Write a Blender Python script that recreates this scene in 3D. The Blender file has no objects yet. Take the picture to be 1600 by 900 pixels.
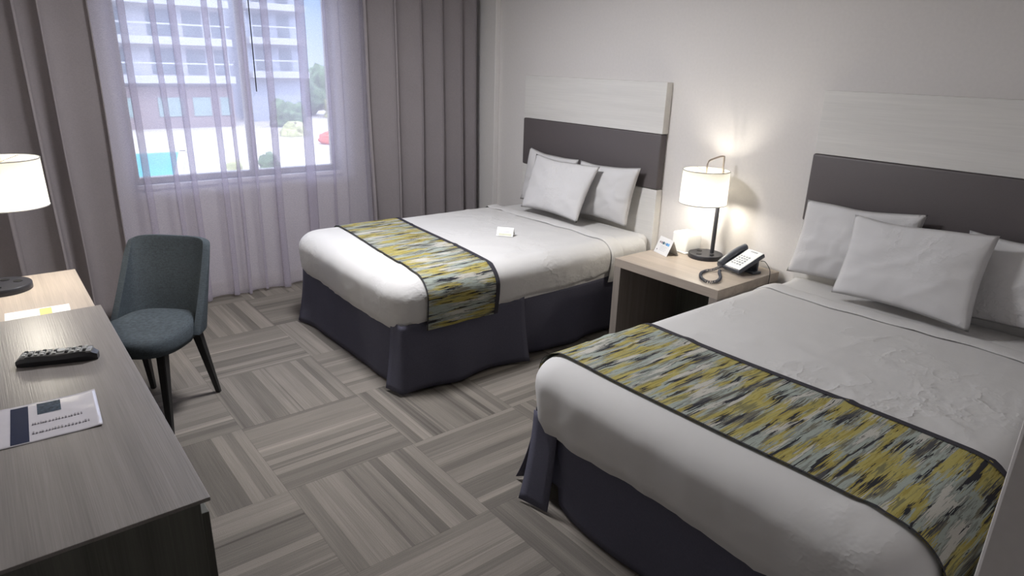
import bpy, bmesh, math, random
from mathutils import Vector, Matrix, noise
PI = math.pi
SC = bpy.context.scene
COL = SC.collection
random.seed(7)

# ---------------------------------------------------------------- camera
cam_d = bpy.data.cameras.new('camera'); cam = bpy.data.objects.new('camera', cam_d); COL.objects.link(cam)
SC.camera = cam
cam_d.sensor_width = 36.0; cam_d.lens = 36.0 * 1022.586 / 1600.0; cam_d.clip_start = 0.02; cam_d.clip_end = 500
_r = Vector((0.62485388, 0.78024623, 0.02781085)); _u = Vector((-0.26984878, 0.18240626, 0.94546792)); _f = Vector((-0.73262491, 0.59828402, -0.32452576))
_m = Matrix((_r, _u, -_f)).transposed().to_4x4(); _m.translation = Vector((4.5493, -3.5648, 1.7141))
cam.matrix_world = _m

# ---------------------------------------------------------------- world, sun, exposure
SC.view_settings.view_transform = 'Standard'; SC.view_settings.look = 'None'
SC.view_settings.gamma = 1.0; SC.view_settings.use_curve_mapping = False
SC.view_settings.exposure = 2.15
LAMP_W = 3.4          # bedside lamp bulb
DESK_W = 3.6           # desk lamp bulb
FILL_W = 14.5          # added fill light, unseen, above the window-side half of the room
SKY_S = 0.38
SUN_S = 0.35
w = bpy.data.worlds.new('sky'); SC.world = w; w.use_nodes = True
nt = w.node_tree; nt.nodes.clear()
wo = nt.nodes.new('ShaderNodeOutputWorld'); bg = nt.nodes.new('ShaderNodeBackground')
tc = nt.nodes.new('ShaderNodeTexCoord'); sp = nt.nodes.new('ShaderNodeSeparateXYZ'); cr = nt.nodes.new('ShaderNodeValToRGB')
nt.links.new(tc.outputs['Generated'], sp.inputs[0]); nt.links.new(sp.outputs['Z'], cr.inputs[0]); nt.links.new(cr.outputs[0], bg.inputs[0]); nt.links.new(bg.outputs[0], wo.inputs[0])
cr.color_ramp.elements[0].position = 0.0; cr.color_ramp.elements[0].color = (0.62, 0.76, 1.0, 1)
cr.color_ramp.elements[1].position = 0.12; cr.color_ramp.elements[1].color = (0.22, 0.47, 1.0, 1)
e_ = cr.color_ramp.elements.new(0.45); e_.color = (3.2, 3.5, 4.6, 1)      # upper sky, out of view, brightened to add daylight indoors
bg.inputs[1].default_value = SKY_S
sd = bpy.data.lights.new('sun', 'SUN'); sun = bpy.data.objects.new('sun', sd); COL.objects.link(sun)
sd.energy = SUN_S; sd.angle = 0.009; sd.color = (1.0, 0.95, 0.86)
sun.rotation_euler = Vector((-0.55, 0.35, -0.8)).to_track_quat('-Z', 'Y').to_euler(); sun.location = (0, 0, 20)
# the window opening as a light portal
pd = bpy.data.lights.new('window_portal', 'AREA'); po = bpy.data.objects.new('window_portal', pd); COL.objects.link(po)
pd.shape = 'RECTANGLE'; pd.size = 1.5; pd.size_y = 1.5; pd.cycles.is_portal = True
po.location = (-0.62, -2.03, 1.62); po.rotation_euler = (0, -PI / 2, 0)

# ---------------------------------------------------------------- materials
def newmat(name):
    m = bpy.data.materials.new(name); m.use_nodes = True
    return m, m.node_tree, m.node_tree.nodes['Principled BSDF']
def N(t, kind, **kw):
    n = t.nodes.new(kind)
    for k, v in kw.items():
        setattr(n, k, v)
    return n
def L(t, a, b): t.links.new(a, b)
def math_n(t, op, a, b=None, c=None):
    n = t.nodes.new('ShaderNodeMath'); n.operation = op
    for i, v in enumerate((a, b, c)):
        if v is None: continue
        if isinstance(v, (int, float)): n.inputs[i].default_value = v
        else: t.links.new(v, n.inputs[i])
    return n.outputs[0]
def ramp(t, src, stops, interp='LINEAR'):
    r = t.nodes.new('ShaderNodeValToRGB'); e = r.color_ramp.elements; r.color_ramp.interpolation = interp
    e[0].position = stops[0][0]; e[0].color = (*stops[0][1], 1)
    e[1].position = stops[-1][0]; e[1].color = (*stops[-1][1], 1)
    for p, c in stops[1:-1]:
        q = e.new(p); q.color = (*c, 1)
    t.links.new(src, r.inputs[0]); return r.outputs[0]
def add_bump(t, b, h, strength, dist=0.01):
    n = t.nodes.new('ShaderNodeBump'); n.inputs['Strength'].default_value = strength; n.inputs['Distance'].default_value = dist
    t.links.new(h, n.inputs['Height']); t.links.new(n.outputs[0], b.inputs['Normal'])
def coords(t, scale=(1, 1, 1), kind='Object', rot=(0, 0, 0)):
    c = t.nodes.new('ShaderNodeTexCoord'); m = t.nodes.new('ShaderNodeMapping'); m.inputs['Scale'].default_value = scale
    m.inputs['Rotation'].default_value = rot
    t.links.new(c.outputs[kind], m.inputs[0]); return m.outputs[0]
def noise_n(t, vec, scale, detail=3, rough=0.5):
    n = t.nodes.new('ShaderNodeTexNoise'); n.inputs['Scale'].default_value = scale; n.inputs['Detail'].default_value = detail
    n.inputs['Roughness'].default_value = rough
    t.links.new(vec, n.inputs['Vector']); return n.outputs['Fac']
def plain(name, col, rough=0.6, metal=0.0, var=0.06, nscale=30, bump=0.0, spec=0.5, sheen=0.0):
    m, t, b = newmat(name)
    v = coords(t); f = noise_n(t, v, nscale, 3)
    L(t, ramp(t, f, [(0.3, tuple(c * (1 - var) for c in col)), (0.7, tuple(min(1, c * (1 + var)) for c in col))]), b.inputs['Base Color'])
    b.inputs['Roughness'].default_value = rough; b.inputs['Metallic'].default_value = metal
    b.inputs['Specular IOR Level'].default_value = spec
    if sheen: b.inputs['Sheen Weight'].default_value = sheen
    if bump: add_bump(t, b, f, bump, 0.002)
    return m
def weave(name, col, scale=900, var=0.12, rough=0.9, bump=0.25, big=0.05):
    """woven cloth: crossed threads plus a soft large-scale mottling"""
    m, t, b = newmat(name)
    a = noise_n(t, coords(t, (scale * .12, scale * .12, scale)), 1.0, 2); c = noise_n(t, coords(t, (scale, scale, scale * .12)), 1.0, 2)
    s = math_n(t, 'ADD', a, c); s = math_n(t, 'MULTIPLY', s, 0.5)
    g = noise_n(t, coords(t), 5, 3); s2 = math_n(t, 'ADD', s, math_n(t, 'MULTIPLY', math_n(t, 'SUBTRACT', g, 0.5), big * 4))
    L(t, ramp(t, s2, [(0.3, tuple(x * (1 - var) for x in col)), (0.7, tuple(min(1, x * (1 + var)) for x in col))]), b.inputs['Base Color'])
    b.inputs['Roughness'].default_value = rough; b.inputs['Specular IOR Level'].default_value = 0.15
    if bump: add_bump(t, b, s, bump, 0.001)
    return m
def wood(name, base, var=0.25, axis=0, rough=0.5, fine=220, spec=0.4, bump=0.12):
    m, t, b = newmat(name)
    s1 = [18, 18, 18]; s1[axis] = 0.9; s2 = [fine] * 3; s2[axis] = 4
    a = noise_n(t, coords(t, tuple(s1)), 1.0, 5, 0.6); c = noise_n(t, coords(t, tuple(s2)), 1.0, 2, 0.6)
    s = math_n(t, 'ADD', math_n(t, 'MULTIPLY', a, 0.6), math_n(t, 'MULTIPLY', c, 0.4))
    L(t, ramp(t, s, [(0.32, tuple(x * (1 - var) for x in base)), (0.5, base), (0.68, tuple(min(1, x * (1 + var)) for x in base))]), b.inputs['Base Color'])
    b.inputs['Roughness'].default_value = rough; b.inputs['Specular IOR Level'].default_value = spec
    add_bump(t, b, c, bump, 0.002)
    return m

M = {}
M['wall'] = plain('wall_paint', (0.66, 0.635, 0.62), 0.85, var=0.02, nscale=60, bump=0.06)
M['ceiling'] = plain('ceiling_paint', (0.86, 0.855, 0.84), 0.9, var=0.01)
M['trim'] = plain('trim_paint', (0.62, 0.58, 0.54), 0.5, var=0.02)
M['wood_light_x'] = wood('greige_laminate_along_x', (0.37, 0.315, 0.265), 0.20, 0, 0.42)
M['wood_shaded_z'] = wood('shaded_laminate_along_z', (0.24, 0.21, 0.185), 0.20, 2, 0.45)  # same laminate, darkened so the side panels carry their shade in the colour
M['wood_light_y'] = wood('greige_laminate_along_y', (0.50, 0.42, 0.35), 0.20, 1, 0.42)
M['wood_dimmed_x'] = wood('dimmed_laminate_along_x', (0.20, 0.183, 0.172), 0.22, 0, 0.36, fine=260, bump=0.25)  # same laminate again, the dresser top's dimmer light put into a darker colour
M['wood_unlit'] = wood('unlit_laminate', (0.095, 0.095, 0.08), 0.30, 2, 0.6, fine=260)  # laminate with shade put into its colour: dresser body, drawers, nightstand back
M['wood_white'] = wood('white_laminate', (0.66, 0.645, 0.62), 0.07, 0, 0.5, fine=120)
M['band'] = plain('grey_vinyl', (0.105, 0.092, 0.094), 0.5, var=0.05, nscale=300, bump=0.1)
M['linen'] = plain('white_cotton', (0.56, 0.55, 0.54), 0.9, var=0.015, nscale=8, spec=0.15)
M['linen_pillow'] = plain('white_pillow_cotton', (0.60, 0.59, 0.59), 0.9, var=0.015, nscale=8, spec=0.15)
M['skirt'] = weave('slate_skirt_cloth', (0.088, 0.087, 0.118), 700, 0.15, 0.9, 0.2)
M['navy'] = plain('navy_edging', (0.022, 0.02, 0.028), 0.8)
M['chair'] = weave('slate_blue_tweed', (0.052, 0.063, 0.073), 500, 0.4, 0.95, 0.5)
M['black_wood'] = plain('black_stained_wood', (0.012, 0.012, 0.013), 0.45)
M['black'] = plain('black_metal', (0.025, 0.025, 0.03), 0.4, spec=0.5)
M['chrome'] = plain('brushed_nickel', (0.55, 0.48, 0.42), 0.3, metal=1.0)
M['white_plastic'] = plain('white_plastic', (0.82, 0.82, 0.80), 0.4, var=0.01)
M['phone_dark'] = plain('charcoal_plastic', (0.075, 0.082, 0.10), 0.38)
M['phone_face'] = plain('pale_grey_plastic', (0.68, 0.70, 0.70), 0.4, var=0.02)
M['key'] = plain('grey_key', (0.30, 0.32, 0.34), 0.5)
M['dark_hole'] = plain('black_socket', (0.004, 0.004, 0.004), 0.6)
M['rim'] = plain('grey_shade_rim', (0.30, 0.30, 0.29), 0.6)
M['card'] = plain('white_card', (0.84, 0.83, 0.81), 0.5, var=0.01)
M['remote'] = plain('black_plastic', (0.02, 0.02, 0.022), 0.35)
M['remote_top'] = plain('silver_plastic', (0.22, 0.22, 0.21), 0.35)
M['remote_key'] = plain('pale_rubber_key', (0.42, 0.42, 0.40), 0.6)
M['lamin'] = plain('laminated_sheet', (0.50, 0.48, 0.51), 0.12, var=0.02, spec=0.6)
M['print_navy'] = plain('navy_print', (0.009, 0.014, 0.040), 0.6, spec=0.15)
M['print_dark'] = plain('dark_photo_print', (0.035, 0.05, 0.07), 0.6, spec=0.15, var=0.5, nscale=120)
M['print_grey'] = plain('grey_print', (0.16, 0.15, 0.18), 0.3)
M['print_yellow'] = plain('amber_print', (0.75, 0.50, 0.14), 0.5)
M['bronze'] = plain('window_frame_metal', (0.30, 0.26, 0.20), 0.5)

def carpet():
    m, t, b = newmat('carpet_tiles')
    g = N(t, 'ShaderNodeNewGeometry'); s = N(t, 'ShaderNodeSeparateXYZ'); L(t, g.outputs['Position'], s.inputs[0])
    X = math_n(t, 'DIVIDE', math_n(t, 'SUBTRACT', s.outputs['X'], 2.19), 0.6); Y = math_n(t, 'DIVIDE', math_n(t, 'SUBTRACT', s.outputs['Y'], -2.214), 0.6)
    fx = math_n(t, 'FLOOR', X); fy = math_n(t, 'FLOOR', Y)
    par = math_n(t, 'PINGPONG', math_n(t, 'ADD', fx, fy), 1.0)          # 0 or 1
    def mix(a, c): return math_n(t, 'ADD', math_n(t, 'MULTIPLY', a, math_n(t, 'SUBTRACT', 1.0, par)), math_n(t, 'MULTIPLY', c, par))
    # tile (0,-1): strips along x (parity 1) -> across coordinate is Y
    across = mix(s.outputs['X'], s.outputs['Y']); along = mix(s.outputs['Y'], s.outputs['X'])
    tid = math_n(t, 'ADD', math_n(t, 'MULTIPLY', fx, 17.37), math_n(t, 'MULTIPLY', fy, 9.73))
    def vor(scale, off=0.0):
        v = N(t, 'ShaderNodeTexVoronoi', voronoi_dimensions='1D'); v.inputs['Scale'].default_value = scale
        L(t, math_n(t, 'ADD', math_n(t, 'ADD', across, tid), off), v.inputs['W'])
        q = N(t, 'ShaderNodeSeparateColor'); L(t, v.outputs['Color'], q.inputs[0]); return q.outputs[0], q.outputs[1]
    a1, a2 = vor(23.0); b1, b2 = vor(75.0, 3.1)
    cb = N(t, 'ShaderNodeCombineXYZ'); L(t, math_n(t, 'MULTIPLY', math_n(t, 'ADD', across, tid), 240), cb.inputs[0]); L(t, math_n(t, 'MULTIPLY', along, 3.0), cb.inputs[1])
    fine = noise_n(t, cb.outputs[0], 1.0, 2, 0.6)
    cb2 = N(t, 'ShaderNodeCombineXYZ'); L(t, math_n(t, 'MULTIPLY', math_n(t, 'ADD', across, tid), 14), cb2.inputs[0]); L(t, math_n(t, 'MULTIPLY', along, 1.4), cb2.inputs[1])
    big = noise_n(t, cb2.outputs[0], 1.0, 3, 0.6)
    pile = noise_n(t, coords(t), 260, 3, 0.75)
    thin = math_n(t, 'GREATER_THAN', b1, 0.86)
    v = math_n(t, 'ADD', math_n(t, 'MULTIPLY_ADD', a1, 0.36, -0.09), math_n(t, 'MULTIPLY', fine, 0.42))
    v = math_n(t, 'ADD', v, math_n(t, 'MULTIPLY', big, 0.30)); v = math_n(t, 'ADD', v, math_n(t, 'MULTIPLY', pile, 0.34))
    v = math_n(t, 'ADD', v, math_n(t, 'MULTIPLY', thin, math_n(t, 'SUBTRACT', math_n(t, 'MULTIPLY', b2, 0.4), 0.2)))
    # joint between tiles
    ex = math_n(t, 'PINGPONG', X, 0.5); ey = math_n(t, 'PINGPONG', Y, 0.5)
    joint = math_n(t, 'LESS_THAN', math_n(t, 'MINIMUM', ex, ey), 0.0035)
    v = math_n(t, 'SUBTRACT', v, math_n(t, 'MULTIPLY', joint, 0.12))
    c = ramp(t, v, [(0.22, (0.085, 0.077, 0.069)), (0.5, (0.145, 0.131, 0.116)), (0.68, (0.190, 0.171, 0.151)), (0.95, (0.28, 0.25, 0.22))])
    L(t, c, b.inputs['Base Color']); b.inputs['Roughness'].default_value = 0.95; b.inputs['Specular IOR Level'].default_value = 0.1
    add_bump(t, b, math_n(t, 'ADD', pile, math_n(t, 'MULTIPLY', fine, 0.5)), 0.5, 0.004)
    return m
M['carpet'] = carpet()

def ikat():
    """runner cloth: patches stretched along the bed in yellow, olive, pale blue-grey, charcoal and cream"""
    m, t, b = newmat('ikat_runner_cloth')
    uv = N(t, 'ShaderNodeUVMap'); s = N(t, 'ShaderNodeSeparateXYZ'); L(t, uv.outputs[0], s.inputs[0])
    def layer(su, sv, off, seed):
        c = N(t, 'ShaderNodeCombineXYZ'); L(t, math_n(t, 'MULTIPLY', s.outputs[0], su), c.inputs[0]); L(t, math_n(t, 'MULTIPLY', s.outputs[1], sv), c.inputs[1]); c.inputs[2].default_value = seed
        # ragged ends: shift the along-coordinate a little for each fine thread
        jag = N(t, 'ShaderNodeTexNoise'); jag.inputs['Scale'].default_value = 1.0; jag.inputs['Detail'].default_value = 1
        jc = N(t, 'ShaderNodeCombineXYZ'); L(t, math_n(t, 'MULTIPLY', s.outputs[0], 330), jc.inputs[0]); L(t, math_n(t, 'MULTIPLY', s.outputs[1], 9), jc.inputs[1])
        L(t, jc.outputs[0], jag.inputs['Vector'])
        ad = N(t, 'ShaderNodeVectorMath', operation='ADD'); jz = N(t, 'ShaderNodeCombineXYZ'); L(t, math_n(t, 'MULTIPLY', math_n(t, 'SUBTRACT', jag.outputs['Fac'], 0.5), off), jz.inputs[1])
        L(t, c.outputs[0], ad.inputs[0]); L(t, jz.outputs[0], ad.inputs[1])
        return noise_n(t, ad.outputs[0], 1.0, 2, 0.55)
    n1 = layer(21, 3.9, 1.0, 0.0); n2 = layer(19, 3.4, 1.1, 7.0); n3 = layer(48, 6.5, 1.5, 13.0)
    base = ramp(t, n1, [(0.30, (0.07, 0.07, 0.075)), (0.375, (0.17, 0.16, 0.12)), (0.43, (0.34, 0.38, 0.34)), (0.52, (0.22, 0.235, 0.21)), (0.565, (0.50, 0.48, 0.43))], 'CONSTANT')
    mx = N(t, 'ShaderNodeMix', data_type='RGBA'); L(t, math_n(t, 'GREATER_THAN', n2, 0.52), mx.inputs['Factor'])
    L(t, base, mx.inputs['A'])
    L(t, ramp(t, n3, [(0.3, (0.34, 0.28, 0.075)), (0.5, (0.42, 0.365, 0.12)), (0.60, (0.20, 0.185, 0.09))], 'CONSTANT'), mx.inputs['B'])
    m2 = N(t, 'ShaderNodeMix', data_type='RGBA'); L(t, math_n(t, 'LESS_THAN', n3, 0.405), m2.inputs['Factor']); L(t, mx.outputs['Result'], m2.inputs['A'])
    m2.inputs['B'].default_value = (0.028, 0.028, 0.034, 1)
    th = noise_n(t, coords(t, (900, 900, 900)), 1.0, 1)
    m3 = N(t, 'ShaderNodeMix', data_type='RGBA', blend_type='MULTIPLY'); m3.inputs['Factor'].default_value = 1.0
    L(t, m2.outputs['Result'], m3.inputs['A']); L(t, ramp(t, th, [(0.3, (0.7, 0.7, 0.7)), (0.7, (1, 1, 1))]), m3.inputs['B'])
    L(t, m3.outputs['Result'], b.inputs['Base Color']); b.inputs['Roughness'].default_value = 0.85; b.inputs['Specular IOR Level'].default_value = 0.2
    return m
M['ikat'] = ikat()

def shade_mat():
    m, t, b = newmat('lampshade_linen'); t.nodes.remove(b); o = t.nodes['Material Output']
    d = N(t, 'ShaderNodeBsdfDiffuse'); tr = N(t, 'ShaderNodeBsdfTranslucent'); mx = N(t, 'ShaderNodeMixShader')
    f = noise_n(t, coords(t, (300, 300, 300)), 1.0, 2)
    c = ramp(t, f, [(0.3, (0.52, 0.51, 0.475)), (0.7, (0.57, 0.56, 0.52))])
    L(t, c, d.inputs[0]); L(t, c, tr.inputs[0]); mx.inputs[0].default_value = 0.30
    L(t, d.outputs[0], mx.inputs[1]); L(t, tr.outputs[0], mx.inputs[2]); L(t, mx.outputs[0], o.inputs[0]); return m
M['shade'] = shade_mat()

def sheer_mat():
    m, t, b = newmat('sheer_voile'); t.nodes.remove(b); o = t.nodes['Material Output']
    d = N(t, 'ShaderNodeBsdfDiffuse'); tr = N(t, 'ShaderNodeBsdfTranslucent'); mx = N(t, 'ShaderNodeMixShader'); tp = N(t, 'ShaderNodeBsdfTransparent'); m2 = N(t, 'ShaderNodeMixShader')
    f = noise_n(t, coords(t, (120, 120, 900)), 1.0, 2, 0.6)
    c = ramp(t, f, [(0.3, (0.56, 0.52, 0.61)), (0.7, (0.64, 0.60, 0.69))])
    L(t, c, d.inputs[0]); L(t, c, tr.inputs[0]); mx.inputs[0].default_value = 0.5
    L(t, d.outputs[0], mx.inputs[1]); L(t, tr.outputs[0], mx.inputs[2])
    fac = math_n(t, 'MULTIPLY_ADD', math_n(t, 'SUBTRACT', f, 0.5), 0.35, 0.52)
    L(t, fac, m2.inputs[0]); L(t, tp.outputs[0], m2.inputs[1]); L(t, mx.outputs[0], m2.inputs[2]); L(t, m2.outputs[0], o.inputs[0]); return m
M['sheer'] = sheer_mat()
M['drape'] = weave('taupe_drape_cloth', (0.25, 0.225, 0.232), 600, 0.10, 0.9, 0.15)

def glass_mat():
    m, t, b = newmat('window_glass'); t.nodes.remove(b); o = t.nodes['Material Output']
    g = N(t, 'ShaderNodeBsdfGlossy'); g.inputs['Roughness'].default_value = 0.02; tp = N(t, 'ShaderNodeBsdfTransparent'); tp.inputs[0].default_value = (0.95, 0.97, 0.97, 1)
    fr = N(t, 'ShaderNodeFresnel'); fr.inputs[0].default_value = 1.3; mx = N(t, 'ShaderNodeMixShader')
    L(t, fr.outputs[0], mx.inputs[0]); L(t, tp.outputs[0], mx.inputs[1]); L(t, g.outputs[0], mx.inputs[2]); L(t, mx.outputs[0], o.inputs[0]); return m
M['glass'] = glass_mat()
M['patio'] = plain('pale_paving', (0.42, 0.38, 0.33), 0.9, var=0.10, nscale=0.6)
M['water'] = plain('pool_water', (0.03, 0.36, 0.42), 0.15, var=0.08, nscale=1.5)
M['coping'] = plain('pool_coping', (0.5, 0.48, 0.45), 0.8)
M['render_white'] = plain('white_render', (0.44, 0.44, 0.46), 0.9, var=0.04, nscale=0.5)
M['render_pale'] = plain('pale_render', (0.34, 0.37, 0.42), 0.9, var=0.04, nscale=0.5)
M['render_brown'] = plain('brown_render', (0.24, 0.19, 0.18), 0.9, var=0.06, nscale=0.5)
M['ext_glass'] = plain('dark_pane', (0.15, 0.18, 0.20), 0.3, var=0.1, nscale=1.0)
M['ext_glass_green'] = plain('green_pane', (0.24, 0.33, 0.30), 0.3, var=0.1, nscale=1.0)
M['leaf'] = plain('tree_leaves', (0.10, 0.15, 0.07), 0.9, var=0.5, nscale=2.0)
M['leaf_dry'] = plain('dry_shrub_leaves', (0.36, 0.36, 0.16), 0.9, var=0.35, nscale=3.0)
M['trunk'] = plain('bark', (0.16, 0.12, 0.09), 0.9)
M['red_cloth'] = plain('red_flowers', (0.55, 0.12, 0.08), 0.8, var=0.3, nscale=4)

def creases(m, scale, strength):
    t = m.node_tree; b = t.nodes['Principled BSDF']
    n1 = noise_n(t, coords(t, (scale, scale * 0.7, scale)), 1.0, 4, 0.55)
    r1 = math_n(t, 'ABSOLUTE', math_n(t, 'SUBTRACT', n1, 0.5)); r1 = math_n(t, 'POWER', math_n(t, 'SUBTRACT', 1.0, math_n(t, 'MULTIPLY', r1, 3.0)), 4.0)
    mk = noise_n(t, coords(t, (1.7, 1.7, 1.7)), 1.0, 1); mk = math_n(t, 'MAXIMUM', 0.0, math_n(t, 'MULTIPLY', math_n(t, 'SUBTRACT', mk, 0.42), 4.0))
    add_bump(t, b, math_n(t, 'MULTIPLY', r1, mk), strength, 0.006)
creases(M['linen'], 6.0, 0.8); creases(M['linen_pillow'], 8.0, 0.8)

# ---------------------------------------------------------------- mesh helpers
def link(name, bm, mat, parent=None, smooth=False, mats=None):
    me = bpy.data.meshes.new(name); bm.normal_update(); bm.to_mesh(me); bm.free()
    o = bpy.data.objects.new(name, me); COL.objects.link(o)
    for q in (mats or [mat]): me.materials.append(q)
    if smooth:
        for p in me.polygons: p.use_smooth = True
        if smooth != 'all':
            me.set_sharp_from_angle(angle=math.radians(40))
    if parent: o.parent = parent
    return o
def thing(name, label, cat, loc=(0, 0, 0), rz=0, group=None):
    o = bpy.data.objects.new(name, None); COL.objects.link(o); o.location = loc; o.rotation_euler = (0, 0, rz); o.empty_display_size = 0.1
    o['label'] = label; o['category'] = cat
    if group: o['group'] = group
    return o
def tag(o, label, cat, group=None):
    o['label'] = label; o['category'] = cat
    if group: o['group'] = group
    return o
def struct(o): o['kind'] = 'structure'; return o
def BM(): return bmesh.new()
def box(bm, x0, x1, y0, y1, z0, z1, bevel=0.0, mat=None, mi=0, seg=2):
    r = bmesh.ops.create_cube(bm, size=1.0)
    for v in r['verts']:
        v.co = Vector(((x0 + x1) / 2 + v.co.x * (x1 - x0), (y0 + y1) / 2 + v.co.y * (y1 - y0), (z0 + z1) / 2 + v.co.z * (z1 - z0)))
        if mat is not None: v.co = mat @ v.co
    fs = set(f for v in r['verts'] for f in v.link_faces)
    for f in fs: f.material_index = mi
    if bevel > 0:
        es = list(set(e for v in r['verts'] for e in v.link_edges))
        bmesh.ops.bevel(bm, geom=es, offset=bevel, segments=seg, affect='EDGES', profile=0.5)
    return bm
def lathe(bm, prof, n=40, c=(0, 0, 0), cap_b=True, cap_t=True, mi=0):
    rings = []
    for r, z in prof:
        rings.append([bm.verts.new((c[0] + r * math.cos(2 * PI * k / n), c[1] + r * math.sin(2 * PI * k / n), c[2] + z)) for k in range(n)])
    for a, b in zip(rings, rings[1:]):
        for k in range(n):
            f = bm.faces.new((a[k], a[(k + 1) % n], b[(k + 1) % n], b[k])); f.material_index = mi
    if cap_b: bm.faces.new(list(reversed(rings[0])))
    if cap_t: bm.faces.new(rings[-1])
    return bm
def tube(bm, pts, r, n=10, closed=False, taper=None):
    pts = [Vector(p) for p in pts]; rings = []; up = Vector((0, 0, 1)); prev = None
    for i, p in enumerate(pts):
        a = pts[i - 1] if i > 0 else pts[i]; b = pts[i + 1] if i < len(pts) - 1 else pts[i]
        if closed: a = pts[i - 1]; b = pts[(i + 1) % len(pts)]
        d = (b - a).normalized()
        if prev is None:
            s = d.cross(up)
            if s.length < 1e-3: s = d.cross(Vector((1, 0, 0)))
        else:
            s = prev - d * prev.dot(d)
        s.normalize(); prev = s; q = d.cross(s)
        rr = r if taper is None else r * (1 + (taper - 1) * i / (len(pts) - 1))
        rings.append([bm.verts.new(p + s * (rr * math.cos(2 * PI * k / n)) + q * (rr * math.sin(2 * PI * k / n))) for k in range(n)])
    pr = list(zip(rings, rings[1:])) + ([(rings[-1], rings[0])] if closed else [])
    for a, b in pr:
        for k in range(n): bm.faces.new((a[k], b[k], b[(k + 1) % n], a[(k + 1) % n]))
    if not closed: bm.faces.new(rings[0]); bm.faces.new(list(reversed(rings[-1])))
    return bm
def grid(bm, P, mi=0, uvf=None):
    """P[i][j] positions -> quad sheet"""
    V = [[bm.verts.new(p) for p in row] for row in P]
    uvl = bm.loops.layers.uv.verify() if uvf else None
    for i in range(len(V) - 1):
        for j in range(len(V[0]) - 1):
            f = bm.faces.new((V[i][j], V[i][j + 1], V[i + 1][j + 1], V[i + 1][j])); f.material_index = mi
            if uvf:
                for lp, (a, b) in zip(f.loops, ((i, j), (i, j + 1), (i + 1, j + 1), (i + 1, j))): lp[uvl].uv = uvf(a, b)
    return V
def solid(o, th, off=0.0):
    md = o.modifiers.new('thickness', 'SOLIDIFY'); md.thickness = th; md.offset = off; return o
def fbm(p, s=1.0, o=3):
    return noise.fractal(Vector(p) * s, 1.0, 2.0, o)
def catmull(pts, n=8, closed=False):
    pts = [Vector(p) for p in pts]; out = []; m = len(pts)
    for i in range(m if closed else m - 1):
        p0 = pts[(i - 1) % m] if closed or i > 0 else pts[0]; p1 = pts[i]; p2 = pts[(i + 1) % m]; p3 = pts[(i + 2) % m] if closed or i + 2 < m else pts[-1]
        for k in range(n):
            t = k / n; out.append(0.5 * ((2 * p1) + (p2 - p0) * t + (2 * p0 - 5 * p1 + 4 * p2 - p3) * t * t + (3 * p1 - p0 - 3 * p2 + p3) * t ** 3))
    if not closed: out.append(pts[-1])
    return out

# ---------------------------------------------------------------- room shell
WX = -0.45; HC = 2.6; YD = -3.95; XB = 6.3
WY0, WY1, WZ0, WZ1 = -2.775, -1.30, 0.865, 2.30
struct(link('floor', box(BM(), WX - 0.2, XB + 0.1, YD - 0.1, 0.1, -0.12, 0.0), M['carpet']))
struct(link('ceiling', box(BM(), WX - 0.2, XB + 0.1, YD - 0.1, 0.1, HC, HC + 0.12), M['ceiling']))
struct(link('wall_headboard', box(BM(), WX - 0.2, XB + 0.1, 0.0, 0.12, 0, HC), M['wall']))
struct(link('wall_desk', box(BM(), WX - 0.2, XB + 0.1, YD - 0.12, YD, 0, HC), M['wall']))
struct(link('wall_entry', box(BM(), XB, XB + 0.12, YD, 0.0, 0, HC), M['wall']))
b = BM()
box(b, WX - 0.2, WX, YD, 0.0, 0, WZ0); box(b, WX - 0.2, WX, YD, 0.0, WZ1, HC)
box(b, WX - 0.2, WX, YD, WY0, WZ0, WZ1); box(b, WX - 0.2, WX, WY1, 0.0, WZ0, WZ1)
struct(link('wall_window', b, M['wall']))
struct(link('wall_corner', box(BM(), WX, -0.065, -0.05, 0.0, 0, HC, 0.004), M['wall']))       # shallow column in the corner
struct(link('wall_bathroom', box(BM(), 4.36, XB, -2.40, 0.0, 0, HC, 0.006), M['wall']))
struct(link('baseboard_window', box(BM(), WX, WX + 0.014, YD, -0.05, 0, 0.10, 0.003), M['trim']))
struct(link('baseboard_headboard', box(BM(), -0.065, 4.36, -0.014, 0.0, 0, 0.10, 0.003), M['trim']))
struct(link('baseboard_desk', box(BM(), WX + 0.02, XB, YD, YD + 0.014, 0, 0.10, 0.003), M['trim']))
# window
win = bpy.data.objects.new('window_1', None); COL.objects.link(win); win['kind'] = 'structure'; win.location = (WX, (WY0 + WY1) / 2, WZ0)
def inwin(o): o.location = (-win.location.x, -win.location.y, -win.location.z); o.parent = win; return o
b = BM(); fx0, fx1 = WX - 0.13, WX - 0.06; ft = 0.035
box(b, fx0, fx1, WY0, WY0 + ft, WZ0, WZ1); box(b, fx0, fx1, WY1 - ft, WY1, WZ0, WZ1)
box(b, fx0, fx1, WY0 + ft, WY1 - ft, WZ0, WZ0 + ft); box(b, fx0, fx1, WY0 + ft, WY1 - ft, WZ1 - ft, WZ1)
inwin(link('window_frame', b, M['bronze']))
inwin(link('mullion', box(BM(), fx0, fx1, -1.985, -1.935, WZ0 + ft, WZ1 - ft, 0.004), M['bronze']))
inwin(link('pane', box(BM(), fx0 + 0.03, fx0 + 0.036, WY0 + ft, -1.985, WZ0 + ft, WZ1 - ft), M['glass']))
inwin(link('pane', box(BM(), fx0 + 0.03, fx0 + 0.036, -1.935, WY1 - ft, WZ0 + ft, WZ1 - ft), M['glass']))
inwin(link('window_sill', box(BM(), WX - 0.06, WX + 0.03, WY0, WY1, WZ0 - 0.03, WZ0 + 0.0, 0.005), M['trim']))

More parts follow.
